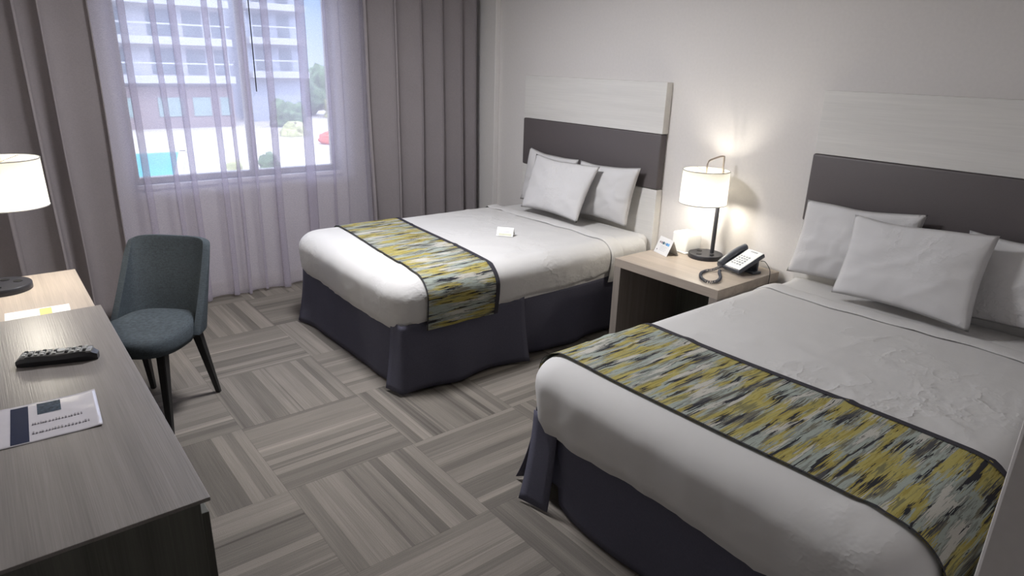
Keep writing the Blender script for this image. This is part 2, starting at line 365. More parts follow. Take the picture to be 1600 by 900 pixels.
# ---------------------------------------------------------------- curtains
def pleated(name, y0, y1, xc, z0, z1, amp, wl, seed, mat, fold=0.45, spread=0.15, jitter=0.35, step=16):
    """hanging cloth: irregular S-shaped pleats along y"""
    rnd = random.Random(seed); segs = []; y = y0
    while y < y1:
        l = wl * (1 + rnd.uniform(-jitter, jitter)); segs.append((l, amp * rnd.uniform(0.55, 1.25))); y += l
    tot = sum(s[0] for s in segs); k = (y1 - y0) / tot
    path = []; yy = y0
    for l, a in segs:
        l *= k
        for q in range(step):
            t = q / step
            path.append((yy + l * t - fold * l * math.sin(2 * PI * t) * (a / amp), a * math.cos(2 * PI * t) + 0.25 * a * math.sin(4 * PI * t), l, a))
        yy += l
    path.append((y1, amp * 0.6, 0.1, amp))
    zs = [z1 - (z1 - z0) * i / 26 for i in range(27)]
    P = []
    for i, z in enumerate(zs):
        h = (z1 - z) / (z1 - z0); row = []
        for (py, px, l, a) in path:
            g = 0.65 + 0.5 * h
            wob = fbm((py * 2.2, z * 0.5, seed), 1.0, 2) * 0.05 * h
            row.append(Vector((xc + px * g + wob * 0.4, py + wob * spread / 0.15 * 0.5, z + (0.006 * math.sin(py * 21) if i == len(zs) - 1 else 0))))
        P.append(row)
    b = BM(); grid(b, P); return link(name, b, mat, smooth='all')
tr = thing('curtain_track', 'slim white curtain track mounted under the ceiling above the window', 'curtain track', (WX, -2.0, 2.53))
def rel(o, root):
    o.location = tuple(-c for c in root.location); o.parent = root
    if abs(root.rotation_euler.z) > 1e-6: raise ValueError
    return o
rel(link('rail', box(BM(), -0.34, -0.30, YD + 0.02, -0.06, 2.53, 2.60, 0.004), M['white_plastic']), tr)
rel(link('rail', box(BM(), -0.24, -0.20, YD + 0.02, -0.06, 2.53, 2.60, 0.004), M['white_plastic']), tr)
o = pleated('sheer_curtain', -3.10, -1.02, -0.32, 0.02, 2.53, 0.022, 0.165, 11, M['sheer'], 0.36)
tag(o, 'translucent lilac-grey sheer curtain hanging in soft folds across the window', 'curtain')
o = pleated('drape', -3.90, -2.925, -0.215, 0.015, 2.53, 0.046, 0.225, 5, M['drape'], 0.22); solid(o, 0.004)
tag(o, 'taupe blackout drape gathered left of the window, behind the desk lamp', 'curtain', 'blackout drapes')
o = pleated('drape', -1.16, -0.155, -0.215, 0.015, 2.53, 0.044, 0.20, 23, M['drape'], 0.24); solid(o, 0.004)
tag(o, 'taupe blackout drape gathered right of the window, next to the far bed headboard', 'curtain', 'blackout drapes')
wd = thing('curtain_wand', 'thin dark pull wand hanging in front of the sheer curtain', 'curtain wand', (-0.27, -1.976, 1.479))
link('rod', tube(BM(), [(0, 0, 0.0), (0, 0, 1.03)], 0.004, 8), M['black'], wd, True)
link('hook', tube(BM(), catmull([(0, 0, 1.02), (0.0, 0, 1.06), (0.02, 0, 1.065), (0.03, 0, 1.055)], 5), 0.003, 8), M['black'], wd, True)

# ---------------------------------------------------------------- beds
ZT = 0.640
def uring(x0, x1, yh, yf, i, rc, n_side=44, n_arc=12, n_foot=36):
    """U-shaped plan path at inset i: head-left side -> foot -> head-right side, with outward normals"""
    a = x0 + i; c = x1 - i; f = yf + i; r = max(rc - i * 0.8, 0.002); r = min(r, (c - a) / 2 - 1e-4)
    pts = []
    for k in range(n_side): t = k / n_side; pts.append((a, yh + (f + r - yh) * t, -1, 0))
    for k in range(n_arc): th = PI + (PI / 2) * k / n_arc; pts.append((a + r + r * math.cos(th), f + r + r * math.sin(th), math.cos(th), math.sin(th)))
    for k in range(n_foot): t = k / n_foot; pts.append((a + r + (c - a - 2 * r) * t, f, 0, -1))
    for k in range(n_arc): th = -PI / 2 + (PI / 2) * k / n_arc; pts.append((c - r + r * math.cos(th), f + r + r * math.sin(th), math.cos(th), math.sin(th)))
    for k in range(n_side + 1): t = k / n_side; pts.append((c, f + r + (yh - f - r) * t, 1, 0))
    return pts
R_EDGE = 0.10
def profile(zh, zt=ZT, r=R_EDGE):
    """(inset, z, top?) from hem to start of the flat top; slightly bulging side"""
    out = []
    n = 12
    for k in range(n):
        t = k / n; z = zh + (zt - r - zh) * t
        out.append((-0.022 * math.sin(PI / 2 * (0.1 + 0.9 * t)), z))
    for k in range(11):
        th = (PI / 2) * k / 10; out.append((-0.022 + (r + 0.022) * (1 - math.cos(th)), zt - r + r * math.sin(th)))
    return out
def wrinkle(x, y, z, seed, top):
    """height of the bedding's creases at a point"""
    if top > 0.5:
        w1 = fbm((x * 1.3 + seed, y * 1.3, 0), 1.0, 2) * 0.008
        rid = 1 - abs(fbm((x * 2.1 + y * 1.2 + seed * 3, y * 2.8 - x * .8, 2.0), 1.0, 2)) * 7
        return w1 + max(0, rid) ** 2 * 0.007 * max(0, fbm((x * 1.1, y * 1.1, seed + 9), 1, 2) + .25) * 2
    a = fbm((x * 8.5, y * 8.5, z * 1.8 + seed), 1.0, 3) * 0.007
    b_ = (1 - abs(fbm((x * 9, y * 9, z * 3 + seed + 5), 1.0, 2)) * 5); b_ = max(0, b_) ** 2 * 0.012 * max(0, fbm((x * 2, y * 2, seed), 1, 1) + .3)
    return a + b_
def bed(x0, x1, yf, seed, hem, label, group='hotel beds'):
    root = thing('bed', label, 'bed', ((x0 + x1) / 2, yf / 2, 0), 0, group)
    rel(link('box_spring', box(BM(), x0 + 0.03, x1 - 0.03, yf + 0.04, -0.075, 0.10, 0.40, 0.02), M['skirt']), root)
    for fx, fy in ((x0 + 0.12, yf + 0.15), (x1 - 0.12, yf + 0.15), (x0 + 0.12, -0.2), (x1 - 0.12, -0.2)):
        rel(link('bed_leg', lathe(BM(), [(0.022, 0), (0.03, 0.10)], 16, (fx, fy, 0)), M['black'], smooth=True), root)
    # mattress wrapped in the fitted sheet
    b = BM(); prof = profile(0.39, ZT - 0.012, 0.09); rows = []
    for i, z in prof + [(0.09 + 0.08 * k, ZT - 0.012) for k in range(1, 8)] + [((x1 - x0) / 2 - 0.012, ZT - 0.012)]:
        i = min(i, (x1 - x0) / 2 - 0.019)
        ring = uring(x0 + 0.018, x1 - 0.018, -0.13, yf + 0.018, i, 0.10)
        rows.append([Vector((x, y, z)) for x, y, _, _ in ring])
    # round the head end of the mattress down to its base
    for row in rows: pass
    V = grid(b, rows); bmesh.ops.remove_doubles(b, verts=b.verts, dist=0.0026)
    o = rel(link('mattress', b, M['linen'], smooth='all'), root)
    b = BM(); box(b, x0 + 0.02, x1 - 0.02, -0.16, -0.066, 0.385, ZT - 0.012, 0.045, seg=5)
    rel(link('mattress_end', b, M['linen'], smooth='all'), root)
    return root
def coverlet(x0, x1, yf, yh, seed, hemf, label):
    b = BM(); P = []
    base = profile(0.37)
    rows = [(i, z, 0) for i, z in base[:14]] + [(i, z, (k + 1) / 9) for k, (i, z) in enumerate(base[14:])]
    hw = (x1 - x0) / 2
    k = 1
    while R_EDGE + 0.022 * k < hw - 0.004: rows.append((R_EDGE + 0.022 * k, ZT, 1)); k += 1
    rows.append((hw - 0.001, ZT, 1))
    nr = len(rows)
    for ri, (i, z, top) in enumerate(rows):
        ring = uring(x0, x1, yh, yf, i, 0.13); row = []
        for (x, y, nx, ny) in ring:
            zz = z
            if top == 0:
                zl = hemf(x, y); t = (z - 0.37) / (ZT - R_EDGE - 0.37); zz = zl + (ZT - R_EDGE - zl) * t
            wv = wrinkle(x, y, zz, seed, top)
            if top < 1:
                off = wv * (1 - top) * (1.0 if top == 0 else 0.7) * (0.5 + 0.9 * (1 - min(1, (zz - 0.37) / 0.2)))
                # hem tucks under the mattress edge
                if ri < 3: off -= (3 - ri) * 0.006
                x2 = x + nx * off; y2 = y + ny * off; z2 = zz + wrinkle(x, y, zz, seed, 1) * top
            else:
                x2, y2, z2 = x, y, zz + wv
            # raised folded edge near the pillows
            row.append(Vector((x2, y2, z2)))
        P.append(row)
    grid(b, P); bmesh.ops.remove_doubles(b, verts=b.verts, dist=0.0026); bmesh.ops.recalc_face_normals(b, faces=b.faces); o = link('coverlet', b, M['linen'], smooth='all')
    # folded-over head edge: a thick soft roll following the surface across the bed
    b = BM(); Q = []
    pr = profile(0.37); xs = [(i, z) for i, z in pr]
    line = [(x0 + i, z, -1, 0) for i, z in xs] + [(x0 + R_EDGE + (x1 - x0 - 2 * R_EDGE) * k / 40, ZT, 0, 1) for k in range(1, 40)] + [(x1 - i, z, 1, 0) for i, z in reversed(xs)]
    n = len(line)
    for q in range(9):
        th = PI * q / 8; row = []
        for m, (x, z, nx, nz) in enumerate(line):
            topf = max(0.0, min(1.0, (z - (ZT - R_EDGE)) / R_EDGE)) ** 2
            h = 0.004 + 0.008 * math.sin(th)
            dy = 0.055 * math.cos(th) + fbm((x * 3, 0, seed), 1, 2) * 0.03
            row.append(Vector((x + (-h if x < (x0 + x1) / 2 else h) * (1 - topf), yh - 0.02 + dy, z + h * topf + wrinkle(x, yh, z, seed, 1) * topf)))
        Q.append(row)
    grid(b, Q); link('folded_edge', b, M['linen'], o, smooth='all')
    tag(o, label, 'bedspread', 'white coverlets'); return o
def skirt(root, path, waves, z1=0.405, flare0=0, flare1=0, seed=0, base_flare=0.015):
    """one hanging panel; path = [(x,y)...] plan line with outward normal on its right"""
    pts = []
    for (ax, ay), (bx_, by_) in zip(path, path[1:]):
        d = math.hypot(bx_ - ax, by_ - ay); n = max(2, int(d / 0.03))
        for k in range(n): t = k / n; pts.append((ax + (bx_ - ax) * t, ay + (by_ - ay) * t))
    pts.append(path[-1]); P = []; m = len(pts)
    nor = []
    for i in range(m):
        a = pts[max(0, i - 2)]; c = pts[min(m - 1, i + 2)]; dx, dy = c[0] - a[0], c[1] - a[1]; l = math.hypot(dx, dy); nor.append((dy / l, -dx / l))
    for k in range(14):
        h = k / 13; row = []
        for i, (x, y) in enumerate(pts):
            s0 = max(0, 1 - i * 0.03 / 0.22); s1 = max(0, 1 - (m - 1 - i) * 0.03 / 0.22)
            off = h * base_flare + h * h * (flare0 * s0 ** 1.5 + flare1 * s1 ** 1.5) + h * waves * fbm((x * 2.6 + seed, y * 2.6, 0.3), 1, 2)
            nx, ny = nor[i]
            row.append(Vector((x + nx * off, y + ny * off, z1 - (z1 - 0.012 - 0.012 * abs(fbm((x * 2, y * 2, seed), 1, 1))) * h)))
        P.append(row)
    b = BM(); grid(b, P); o = link('bed_skirt', b, M['skirt'], smooth='all'); rel(o, root); solid(o, 0.003); return o
def runner(x0, x1, ya, yb, skew, seed, zlow, label):
    """strip laid across the bed; ya foot edge, yb head edge; skew = y shift from near side (x1) to far side (x0)"""
    line = []
    pr = profile(0.37)
    xs = [(i, z) for i, z in pr if z >= zlow]
    xs = [(xs[0][0], zlow)] + xs
    left = [(x0 + i, z, -1.0, 0.0) for i, z in xs]; right = [(x1 - i, z, 1.0, 0.0) for i, z in reversed(xs)]
    def nrm(z):
        t = max(0.0, min(1.0, (z - (ZT - R_EDGE)) / R_EDGE)); return math.cos(math.asin(t)), t
    mid = [(x0 + R_EDGE + (x1 - x0 - 2 * R_EDGE) * k / 50, ZT, 0, 1) for k in range(1, 50)]
    line = [(x, z, -nrm(z)[0], nrm(z)[1]) for x, z, _, _ in left] + mid + [(x, z, nrm(z)[0], nrm(z)[1]) for x, z, _, _ in right]
    ln = [0.0]
    for p, q in zip(line, line[1:]): ln.append(ln[-1] + math.hypot(q[0] - p[0], q[1] - p[1]))
    def sheet(v0, v1, lift, nv):
        P = []
        for k in range(nv + 1):
            v = v0 + (v1 - v0) * k / nv; row = []
            for m, (x, z, nx, nz) in enumerate(line):
                s = (x - x0) / (x1 - x0); y = ya + (yb - ya) * v + skew * (1 - s) + fbm((x * 1.5, 0, seed), 1, 1) * 0.015
                wv = wrinkle(x, y, z, SEEDS[0], 1) * nz
                sd = (1 - nz) * (0.006 * fbm((y * 6, z * 3, seed), 1, 2) + 0.007)
                e = lift + sd
                row.append(Vector((x + nx * e, y, z + nz * lift + wv)))
            P.append(row)
        return P
    SEEDS = [seed]
    b = BM(); wid = abs(yb - ya)
    grid(b, sheet(0, 1, 0.009, 18), uvf=lambda i, j: (ln[j] + seed * 3.3, wid * i / 18 + seed))
    o = link('bed_runner', b, M['ikat'], smooth='all')
    b = BM(); w_ = 0.028 / wid
    grid(b, sheet(1 - w_, 1.0, 0.0115, 2)); link('border', b, M['navy'], o, smooth='all')
    b = BM(); grid(b, sheet(0, 0.007 / wid, 0.0115, 1)); link('border', b, M['navy'], o, smooth='all')
    tag(o, label, 'bed runner', 'bed runners'); return o

# far bed (by the window)
A0, A1, AF = 0.395, 1.770, -2.03
bedA = bed(A0, A1, AF, 1, None, 'bed by the window with slate skirt, nearest to the curtains')
skirt(bedA, [(A1 - 0.125, AF + 0.01), (A1 - 0.02, AF + 0.01), (A1 - 0.01, AF + 0.03), (A1 - 0.01, -1.19)], 0.05, flare0=0.03, flare1=0.055, seed=3)
skirt(bedA, [(A1 - 0.02, -1.20), (A1 - 0.01, -0.10)], 0.04, flare0=-0.03, flare1=0, seed=9)
skirt(bedA, [(A0 + 0.02, AF + 0.025), (A1 - 0.14, AF + 0.025)], 0.03, flare0=0.05, flare1=-0.02, seed=5)
skirt(bedA, [(A0 + 0.01, -0.10), (A0 + 0.01, AF + 0.05)], 0.03, flare1=0.10, seed=7)
def hemA(x, y):
    z = 0.360
    if x > (A0 + A1) / 2 and y > AF + 0.05:
        z = 0.385 + 0.02 * max(0, (y + 1.4)) + 0.03 * max(0, y + 0.9)
    return z + 0.008 * math.sin(y * 9 + x * 3)
coverlet(A0, A1, AF, -0.43, 1.0, hemA, 'plain white coverlet spread smooth on the bed by the window')
runner(A0, A1, -1.88, -1.41, 0.12, 1.0, 0.362, 'yellow, grey and charcoal streaked runner across the bed by the window')
# near bed
B0, B1, BF = 2.795, 4.20, -2.035
bedB = bed(B0, B1, BF, 2, None, 'bed nearest the camera with dark skirt, right of the nightstand')
skirt(bedB, [(B0 + 0.01, -0.10), (B0 + 0.01, BF + 0.04)], 0.03, flare1=0.085, seed=13)
skirt(bedB, [(B0 + 0.02, BF + 0.02), (B0 + 0.16, BF + 0.02)], 0.02, flare0=0.05, flare1=0.01, seed=15)
skirt(bedB, [(B0 + 0.15, BF + 0.04), (B1 - 0.02, BF + 0.04)], 0.03, flare0=-0.03, seed=17)
skirt(bedB, [(B1 - 0.01, BF + 0.03), (B1 - 0.01, -0.10)], 0.03, seed=19)
def hemB(x, y): return 0.345 + 0.008 * math.sin(x * 7 + y * 5)
coverlet(B0, B1, BF, -0.40, 2.0, hemB, 'creased white coverlet spread on the bed nearest the camera')
runner(B0, B1, -1.925, -1.375, -0.02, 2.0, 0.33, 'yellow, grey and charcoal streaked runner across the bed nearest the camera')

# ---------------------------------------------------------------- pillows
def pillow(BL, BR, TL, TR, th, seed, label, back=0.55, group='white bed pillows'):
    """soft pillow from its four seam corners; bulges towards the room (front) and the wall (back)"""
    BL, BR, TL, TR = map(Vector, (BL, BR, TL, TR)); n = 30
    nrm = (BR - BL).cross(TL - BL).normalized()
    def pt(u, v, side):
        # sides pull in between the corners
        uu = u + (0.5 - u) * 0.05 * math.sin(PI * v); vv = v + (0.5 - v) * 0.09 * math.sin(PI * u)
        p = (BL * (1 - uu) + BR * uu) * (1 - vv) + (TL * (1 - uu) + TR * uu) * vv
        e = (4 * u * (1 - u)) * (4 * v * (1 - v)); h = th * (e ** 0.42)
        a = 2 * u - 1; c = 2 * v - 1
        rad = fbm((math.atan2(c, a) * 2.6, seed, side), 1, 2) * (a * a + c * c) * 0.5
        cr = max(0, 1 - abs(fbm((u * 2.5 + seed, v * 2.0, side), 1, 2)) * 6) ** 2
        h *= 1 + 0.38 * rad + 0.12 * cr + 0.22 * fbm((u * 3 + seed, v * 3, 4), 1, 2)
        sag = 0.012 * math.sin(PI * u) * fbm((u * 2.2, seed, 8), 1, 1)
        return p + nrm * (h * (1.0 if side > 0 else -back)) + Vector((0, 0, sag * v))
    b = BM(); F = [[pt(i / n, j / n, 1) for i in range(n + 1)] for j in range(n + 1)]; B = [[pt(i / n, j / n, -1) for i in range(n + 1)] for j in range(n + 1)]
    grid(b, F); V = grid(b, [list(reversed(r)) for r in B])
    bmesh.ops.remove_doubles(b, verts=b.verts, dist=0.0008); bmesh.ops.recalc_face_normals(b, faces=b.faces)
    o = link('pillow', b, M['linen_pillow'], smooth='all'); tag(o, label, 'pillow', group); return o
g1 = 'pillows on the bed by the window'; g2 = 'pillows on the near bed'
pillow((0.44, -0.15, 0.66), (1.02, -0.15, 0.66), (0.50, -0.115, 1.085), (1.06, -0.115, 1.055), 0.055, 1, 'white pillow at the back, standing in the window-side corner of the far headboard', 0.2, g1)
pillow((1.075, -0.15, 0.66), (1.60, -0.15, 0.66), (1.085, -0.12, 1.055), (1.66, -0.12, 1.075), 0.065, 2, 'white pillow behind, on the lamp side of the bed by the window', 0.2, g1)
pillow((0.71, -0.365, 0.668), (1.33, -0.365, 0.664), (0.72, -0.235, 1.065), (1.375, -0.215, 1.052), 0.06, 3, 'front white pillow of the bed by the window, overlapping the two behind', 0.55, g1)
pillow((2.80, -0.16, 0.66), (3.40, -0.16, 0.66), (2.835, -0.125, 1.065), (3.42, -0.125, 1.092), 0.065, 4, 'white pillow behind, on the lamp side of the near bed', 0.2, g2)
pillow((3.60, -0.15, 0.66), (4.19, -0.15, 0.66), (3.60, -0.115, 1.055), (4.17, -0.115, 1.065), 0.045, 5, 'white pillow at the far right against the near headboard, cut by the frame', 0.2, g2)
pillow((3.14, -0.335, 0.668), (3.755, -0.340, 0.660), (3.14, -0.235, 1.055), (3.745, -0.225, 1.075), 0.06, 6, 'front white pillow of the near bed, in the middle of the three', 0.55, g2)

# ---------------------------------------------------------------- headboards
def headboard(x0, x1, label):
    r = thing('headboard', label, 'headboard', ((x0 + x1) / 2, 0, 0.2), 0, 'headboards')
    rel(link('top_panel', box(BM(), x0, x1, -0.060, -0.0005, 1.303, 1.627, 0.0025), M['wood_white']), r)
    rel(link('padded_band', box(BM(), x0 - 0.006, x1 - 0.004, -0.062, -0.0005, 0.936, 1.301, 0.011, seg=4), M['band'], smooth=True), r)
    rel(link('lower_panel', box(BM(), x0, x1, -0.060, -0.0005, 0.20, 0.934, 0.0025), M['wood_white']), r)
    return r
headboard(0.350, 1.762, 'white and grey headboard on the wall behind the bed by the window')
headboard(2.792, 4.204, 'white and grey headboard on the wall behind the near bed, cut by the frame')

# ---------------------------------------------------------------- nightstand
ns = thing('nightstand', 'open-fronted grey-brown wooden nightstand between the two beds', 'nightstand', (2.313, -0.31, 0))
X0, X1, Y0, Y1, ZN, T = 1.941, 2.685, -0.623, -0.016, 0.599, 0.052
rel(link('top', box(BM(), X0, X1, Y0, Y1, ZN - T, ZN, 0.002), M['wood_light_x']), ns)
rel(link('side_panel', box(BM(), X0, X0 + T, Y0, Y1, 0, ZN - T, 0.002), M['wood_shaded_z']), ns)
rel(link('side_panel', box(BM(), X1 - T, X1, Y0, Y1, 0, ZN - T, 0.002), M['wood_shaded_z']), ns)
rel(link('back_panel', box(BM(), X0 + T, X1 - T, Y1 - 0.02, Y1, 0.05, ZN - T), M['wood_unlit']), ns)

# ---------------------------------------------------------------- lamps
def lamp(name, bx, by, bz, sgn, watt, label, rz=0.0):
    """sgn: -1 shade reaches towards -y, +1 towards +y"""
    r = thing(name, label, 'lamp', (bx, by, bz), rz, 'matching table lamps')
    b = BM(); lathe(b, [(0.1045, 0.0), (0.105, 0.003), (0.105, 0.023), (0.102, 0.027), (0.0, 0.0275)], 56, cap_t=False)
    base = link('base', b, M['black'], r, True)
    for (ox, oy) in ((-0.055, 0.012), (-0.01, -0.055 * -sgn)):
        link('outlet', lathe(BM(), [(0.017, 0.0277), (0.017, 0.0295), (0.012, 0.0297)], 20, (ox, oy, 0)), M['dark_hole'], base, True)
    link('switch', box(BM(), 0.05, 0.066, -0.03, -0.005, 0.0275, 0.033, 0.002), M['dark_hole'], base)
    px, py = 0.019, 0.038 * -sgn           # pole stands behind the middle of the base
    link('pole', tube(BM(), [(px, py, 0.02), (px, py, 0.42)], 0.0125, 18), M['black'], r, True)
    cx, cy = -0.008, 0.085 * sgn           # shade centre
    hk = catmull([(px, py, 0.42), (px, py, 0.52), (px, py, 0.612), (px - 0.002, py + 0.006 * sgn, 0.624), (px - 0.010, py + 0.03 * sgn, 0.624), (cx + 0.006, cy - 0.03 * sgn, 0.610), (cx + 0.001, cy - 0.006 * sgn, 0.598), (cx, cy, 0.575), (cx, cy, 0.548)], 6)
    link('hook', tube(BM(), hk, 0.0055, 12), M['chrome'], r, True)
    zt, zb, R = 0.548, 0.351, 0.136
    b = BM(); n = 64
    lathe(b, [(R + 0.003, zb), (R, zt)], n, (cx, cy, 0), False, False)
    sh = link('lamp_shade', b, M['shade'], r, 'all')
    for zz, rr in ((zb, R + 0.003), (zt, R)):
        b = BM(); tube(b, [(cx + rr * math.cos(2 * PI * k / n), cy + rr * math.sin(2 * PI * k / n), zz) for k in range(n)], 0.0026, 6, closed=True)
        link('rim', b, M['rim'], sh, True)
    b = BM(); 
    for k in range(3):
        a = 2 * PI * k / 3 + 0.5; tube(b, [(cx, cy, zt - 0.012), (cx + R * math.cos(a), cy + R * math.sin(a), zt - 0.002)], 0.0015, 6)
    link('spider', b, M['chrome'], sh, True)
    link('socket', lathe(BM(), [(0.0, 0.548), (0.006, 0.548), (0.006, 0.50), (0.016, 0.496), (0.016, 0.458), (0.0, 0.457)], 18, (cx, cy, 0), False, False), M['chrome'], r, True)
    m = bpy.data.materials.get('bulb_glow')
    if not m:
        m, t, bb = newmat('bulb_glow'); bb.inputs['Emission Color'].default_value = (1, 0.93, 0.80, 1); bb.inputs['Emission Strength'].default_value = 6.0; bb.inputs['Base Color'].default_value = (0.9, 0.9, 0.88, 1)
    b = BM(); lathe(b, [(0.011, 0.457), (0.014, 0.446), (0.026, 0.423), (0.030, 0.405), (0.026, 0.386), (0.014, 0.376), (0.001, 0.373)], 20, (cx, cy, 0), False, False)
    bo = link('bulb', b, m, r, True); bo.visible_shadow = True
    ld = bpy.data.lights.new('bulb_light', 'POINT'); ld.energy = watt; ld.color = (1.0, 0.93, 0.80); ld.shadow_soft_size = 0.045
    lo = bpy.data.objects.new('bulb_light', ld); COL.objects.link(lo); lo.parent = r; lo.location = (cx, cy, 0.405)
    bo.visible_shadow = True
    return r
lamp('table_lamp', 2.246, -0.128, 0.599, -1, LAMP_W, 'lit table lamp with white drum shade on the nightstand between the beds')
DL = lamp('table_lamp', 1.150, -3.588, 0.740, 1, DESK_W, 'lit table lamp with white drum shade on the desk, cut by the left frame edge')

# ---------------------------------------------------------------- things on the nightstand
# tissue box cover
t_ = thing('tissue_box_cover', 'square white tissue box cover with slot, behind the tent card on the nightstand', 'tissue box', (2.085, -0.115, 0.599), math.radians(-8))
b = BM(); box(b, -0.066, 0.066, -0.066, 0.066, 0, 0.128, 0.014, seg=5); link('cover', b, M['white_plastic'], t_, 'all')
b = BM(); lathe(b, [(0.030, 0.1283), (0.030, 0.1292)], 24, (0, 0, 0))
for v in b.verts: v.co.y *= 0.32
link('slot', b, M['key'], t_)
b = BM(); box(b, -0.070, 0.070, -0.070, 0.070, 0.0, 0.012, 0.004); link('base_rim', b, M['white_plastic'], t_, True)
def tent_card(loc, rz, w_, h, lean, label, prints, name='tent_card'):
    r = thing(name, label, 'card', loc, rz)
    def panel(s):
        b = BM(); box(b, -w_ / 2, w_ / 2, -0.0006, 0.0006, 0, h); m = Matrix.Translation((0, s * math.sin(lean) * h, 0.0005)) @ Matrix.Rotation(s * lean, 4, 'X')
        for v in b.verts: v.co = m @ v.co
        return b, m
    b, m = panel(-1); f = link('front_leaf', b, M['card'], r)
    b2, _ = panel(1); link('back_leaf', b2, M['card'], r)
    prints(f, m); return r
def p1(f, m):
    cols = [(0.30, 0.22, 0.25), (0.35, 0.26, 0.28), (0.05, 0.12, 0.16), (0.35, 0.45, 0.50), (0.10, 0.28, 0.62), (0.18, 0.48, 0.80)]
    rr = [0.0065, 0.0075, 0.0095, 0.007, 0.0095, 0.010]
    for k, (c, q) in enumerate(zip(cols, rr)):
        b = BM(); lathe(b, [(q, 0), (q, 0.0006)], 20)
        rt = Matrix.Rotation(PI / 2, 4, 'X')
        for v in b.verts: v.co = m @ (Matrix.Translation((-0.048 + 0.018 * k, -0.0008, 0.072)) @ rt @ v.co)
        link('printed_dot', b, plain('dot_print_%d' % k, c, 0.4), f)
    b = BM(); box(b, -0.055, -0.047, -0.0013, -0.0008, 0.018, 0.026, mat=m); link('printed_mark', b, M['print_grey'], f)
    b = BM()
    for k in range(4): box(b, -0.030, 0.040 - 0.008 * (k % 2), -0.0013, -0.0008, 0.050 - 0.009 * k, 0.052 - 0.009 * k, mat=m)
    link('printed_lines', b, plain('faint_print', (0.55, 0.55, 0.56), 0.5), f)
tent_card((2.055, -0.275, 0.599), math.radians(-18), 0.145, 0.108, math.radians(24), 'folded white tent card with a row of coloured dots on the nightstand', p1)
def p2(f, m):
    b = BM(); box(b, -0.028, 0.028, -0.0013, -0.0008, 0.028, 0.033, mat=m); link('printed_line', b, M['print_grey'], f)
    b = BM(); box(b, -0.040, 0.045, -0.0013, -0.0008, 0.004, 0.020, mat=m); link('printed_band', b, plain('pale_green_print', (0.52, 0.53, 0.40), 0.5), f)
tent_card((1.270, -0.955, ZT + 0.003), math.radians(40), 0.11, 0.062, math.radians(34), 'small white and pale green card standing on the bed by the window', p2)

# telephone
ph = thing('telephone', 'corded desk telephone with dark handset and pale keypad on the nightstand', 'telephone', (2.540, -0.185, 0.599), math.radians(-12))
tilt = math.radians(24)
TM = Matrix.Translation((0, -0.105, 0.010)) @ Matrix.Rotation(tilt, 4, 'X')
b = BM(); box(b, -0.090, 0.090, 0.0, 0.205, 0.0, 0.026, 0.007, mat=TM, seg=3); link('body', b, M['phone_dark'], ph, True)
b = BM(); box(b, -0.028, 0.086, 0.010, 0.200, 0.026, 0.029, 0.001, mat=TM); pf = link('face_plate', b, M['phone_face'], ph)
for r_ in range(5):
    for c_ in range(4):
        b = BM(); box(b, -0.016 + 0.020 * c_, -0.004 + 0.020 * c_, 0.045 + 0.019 * r_, 0.055 + 0.019 * r_, 0.029, 0.0315, 0.001, mat=TM); link('key', b, M['key'], pf)
b = BM(); box(b, -0.018, 0.074, 0.018, 0.034, 0.029, 0.0300, mat=TM); link('name_strip', b, M['card'], pf)
b = BM(); box(b, 0.005, 0.055, 0.180, 0.190, 0.029, 0.0305, mat=TM); link('brand_strip', b, M['key'], pf)
b = BM()
hp = [(-0.058, 0.000, 0.030), (-0.058, 0.02, 0.034), (-0.058, 0.06, 0.039), (-0.058, 0.14, 0.039), (-0.058, 0.185, 0.034), (-0.058, 0.206, 0.030)]
tube(b, [TM @ Vector(p) for p in catmull(hp, 6)], 0.020, 14)
link('handset', b, M['phone_dark'], ph, True)
for y in (0.018, 0.190):
    b = BM(); lathe(b, [(0.025, 0.024), (0.025, 0.032)], 20, (-0.058, y, 0))
    for v in b.verts: v.co = TM @ v.co
    link('handset_rest', b, M['phone_dark'], ph, True)
b = BM(); box(b, -0.060, 0.095, -0.005, 0.060, 0.0, 0.014, 0.004); box(b, -0.05, 0.07, 0.045, 0.060, 0.012, 0.075, 0.003); link('stand', b, M['phone_dark'], ph, True)
def helix(pts, r, turns, n=14):
    P = catmull(pts, 24); L_ = [0]
    for a, c in zip(P, P[1:]): L_.append(L_[-1] + (c - a).length)
    out = []; tot = turns * n
    for k in range(tot + 1):
        s = L_[-1] * k / tot; i = 0
        while i < len(L_) - 2 and L_[i + 1] < s: i += 1
        t = (s - L_[i]) / max(1e-9, L_[i + 1] - L_[i]); p = P[i].lerp(P[i + 1], t); d = (P[i + 1] - P[i]).normalized()
        sd_ = d.cross(Vector((0, 0, 1)))
        if sd_.length < 1e-3: sd_ = Vector((1, 0, 0))
        sd_.normalize(); q = sd_.cross(d); a = 2 * PI * turns * k / tot
        out.append(p + sd_ * r * math.cos(a) + q * r * math.sin(a))
    return out
zc = 0.6095
co = helix([(a_ + 0.012, b_ - 0.022, c_) for a_, b_, c_ in [(2.462, -0.270, 0.625), (2.452, -0.330, zc + 0.004), (2.436, -0.372, zc), (2.446, -0.440, zc), (2.500, -0.515, zc), (2.560, -0.545, zc), (2.588, -0.500, zc), (2.560, -0.420, zc), (2.505, -0.350, zc), (2.480, -0.310, zc + 0.003)]], 0.0075, 62, 9)
b = BM(); tube(b, co, 0.0021, 5); o = link('coiled_cord', b, M['phone_dark'], None, True); o.parent = ph
mi_ = (Matrix.Translation(ph.location) @ Matrix.Rotation(ph.rotation_euler.z, 4, 'Z')).inverted()
for v in o.data.vertices: v.co = mi_ @ v.co
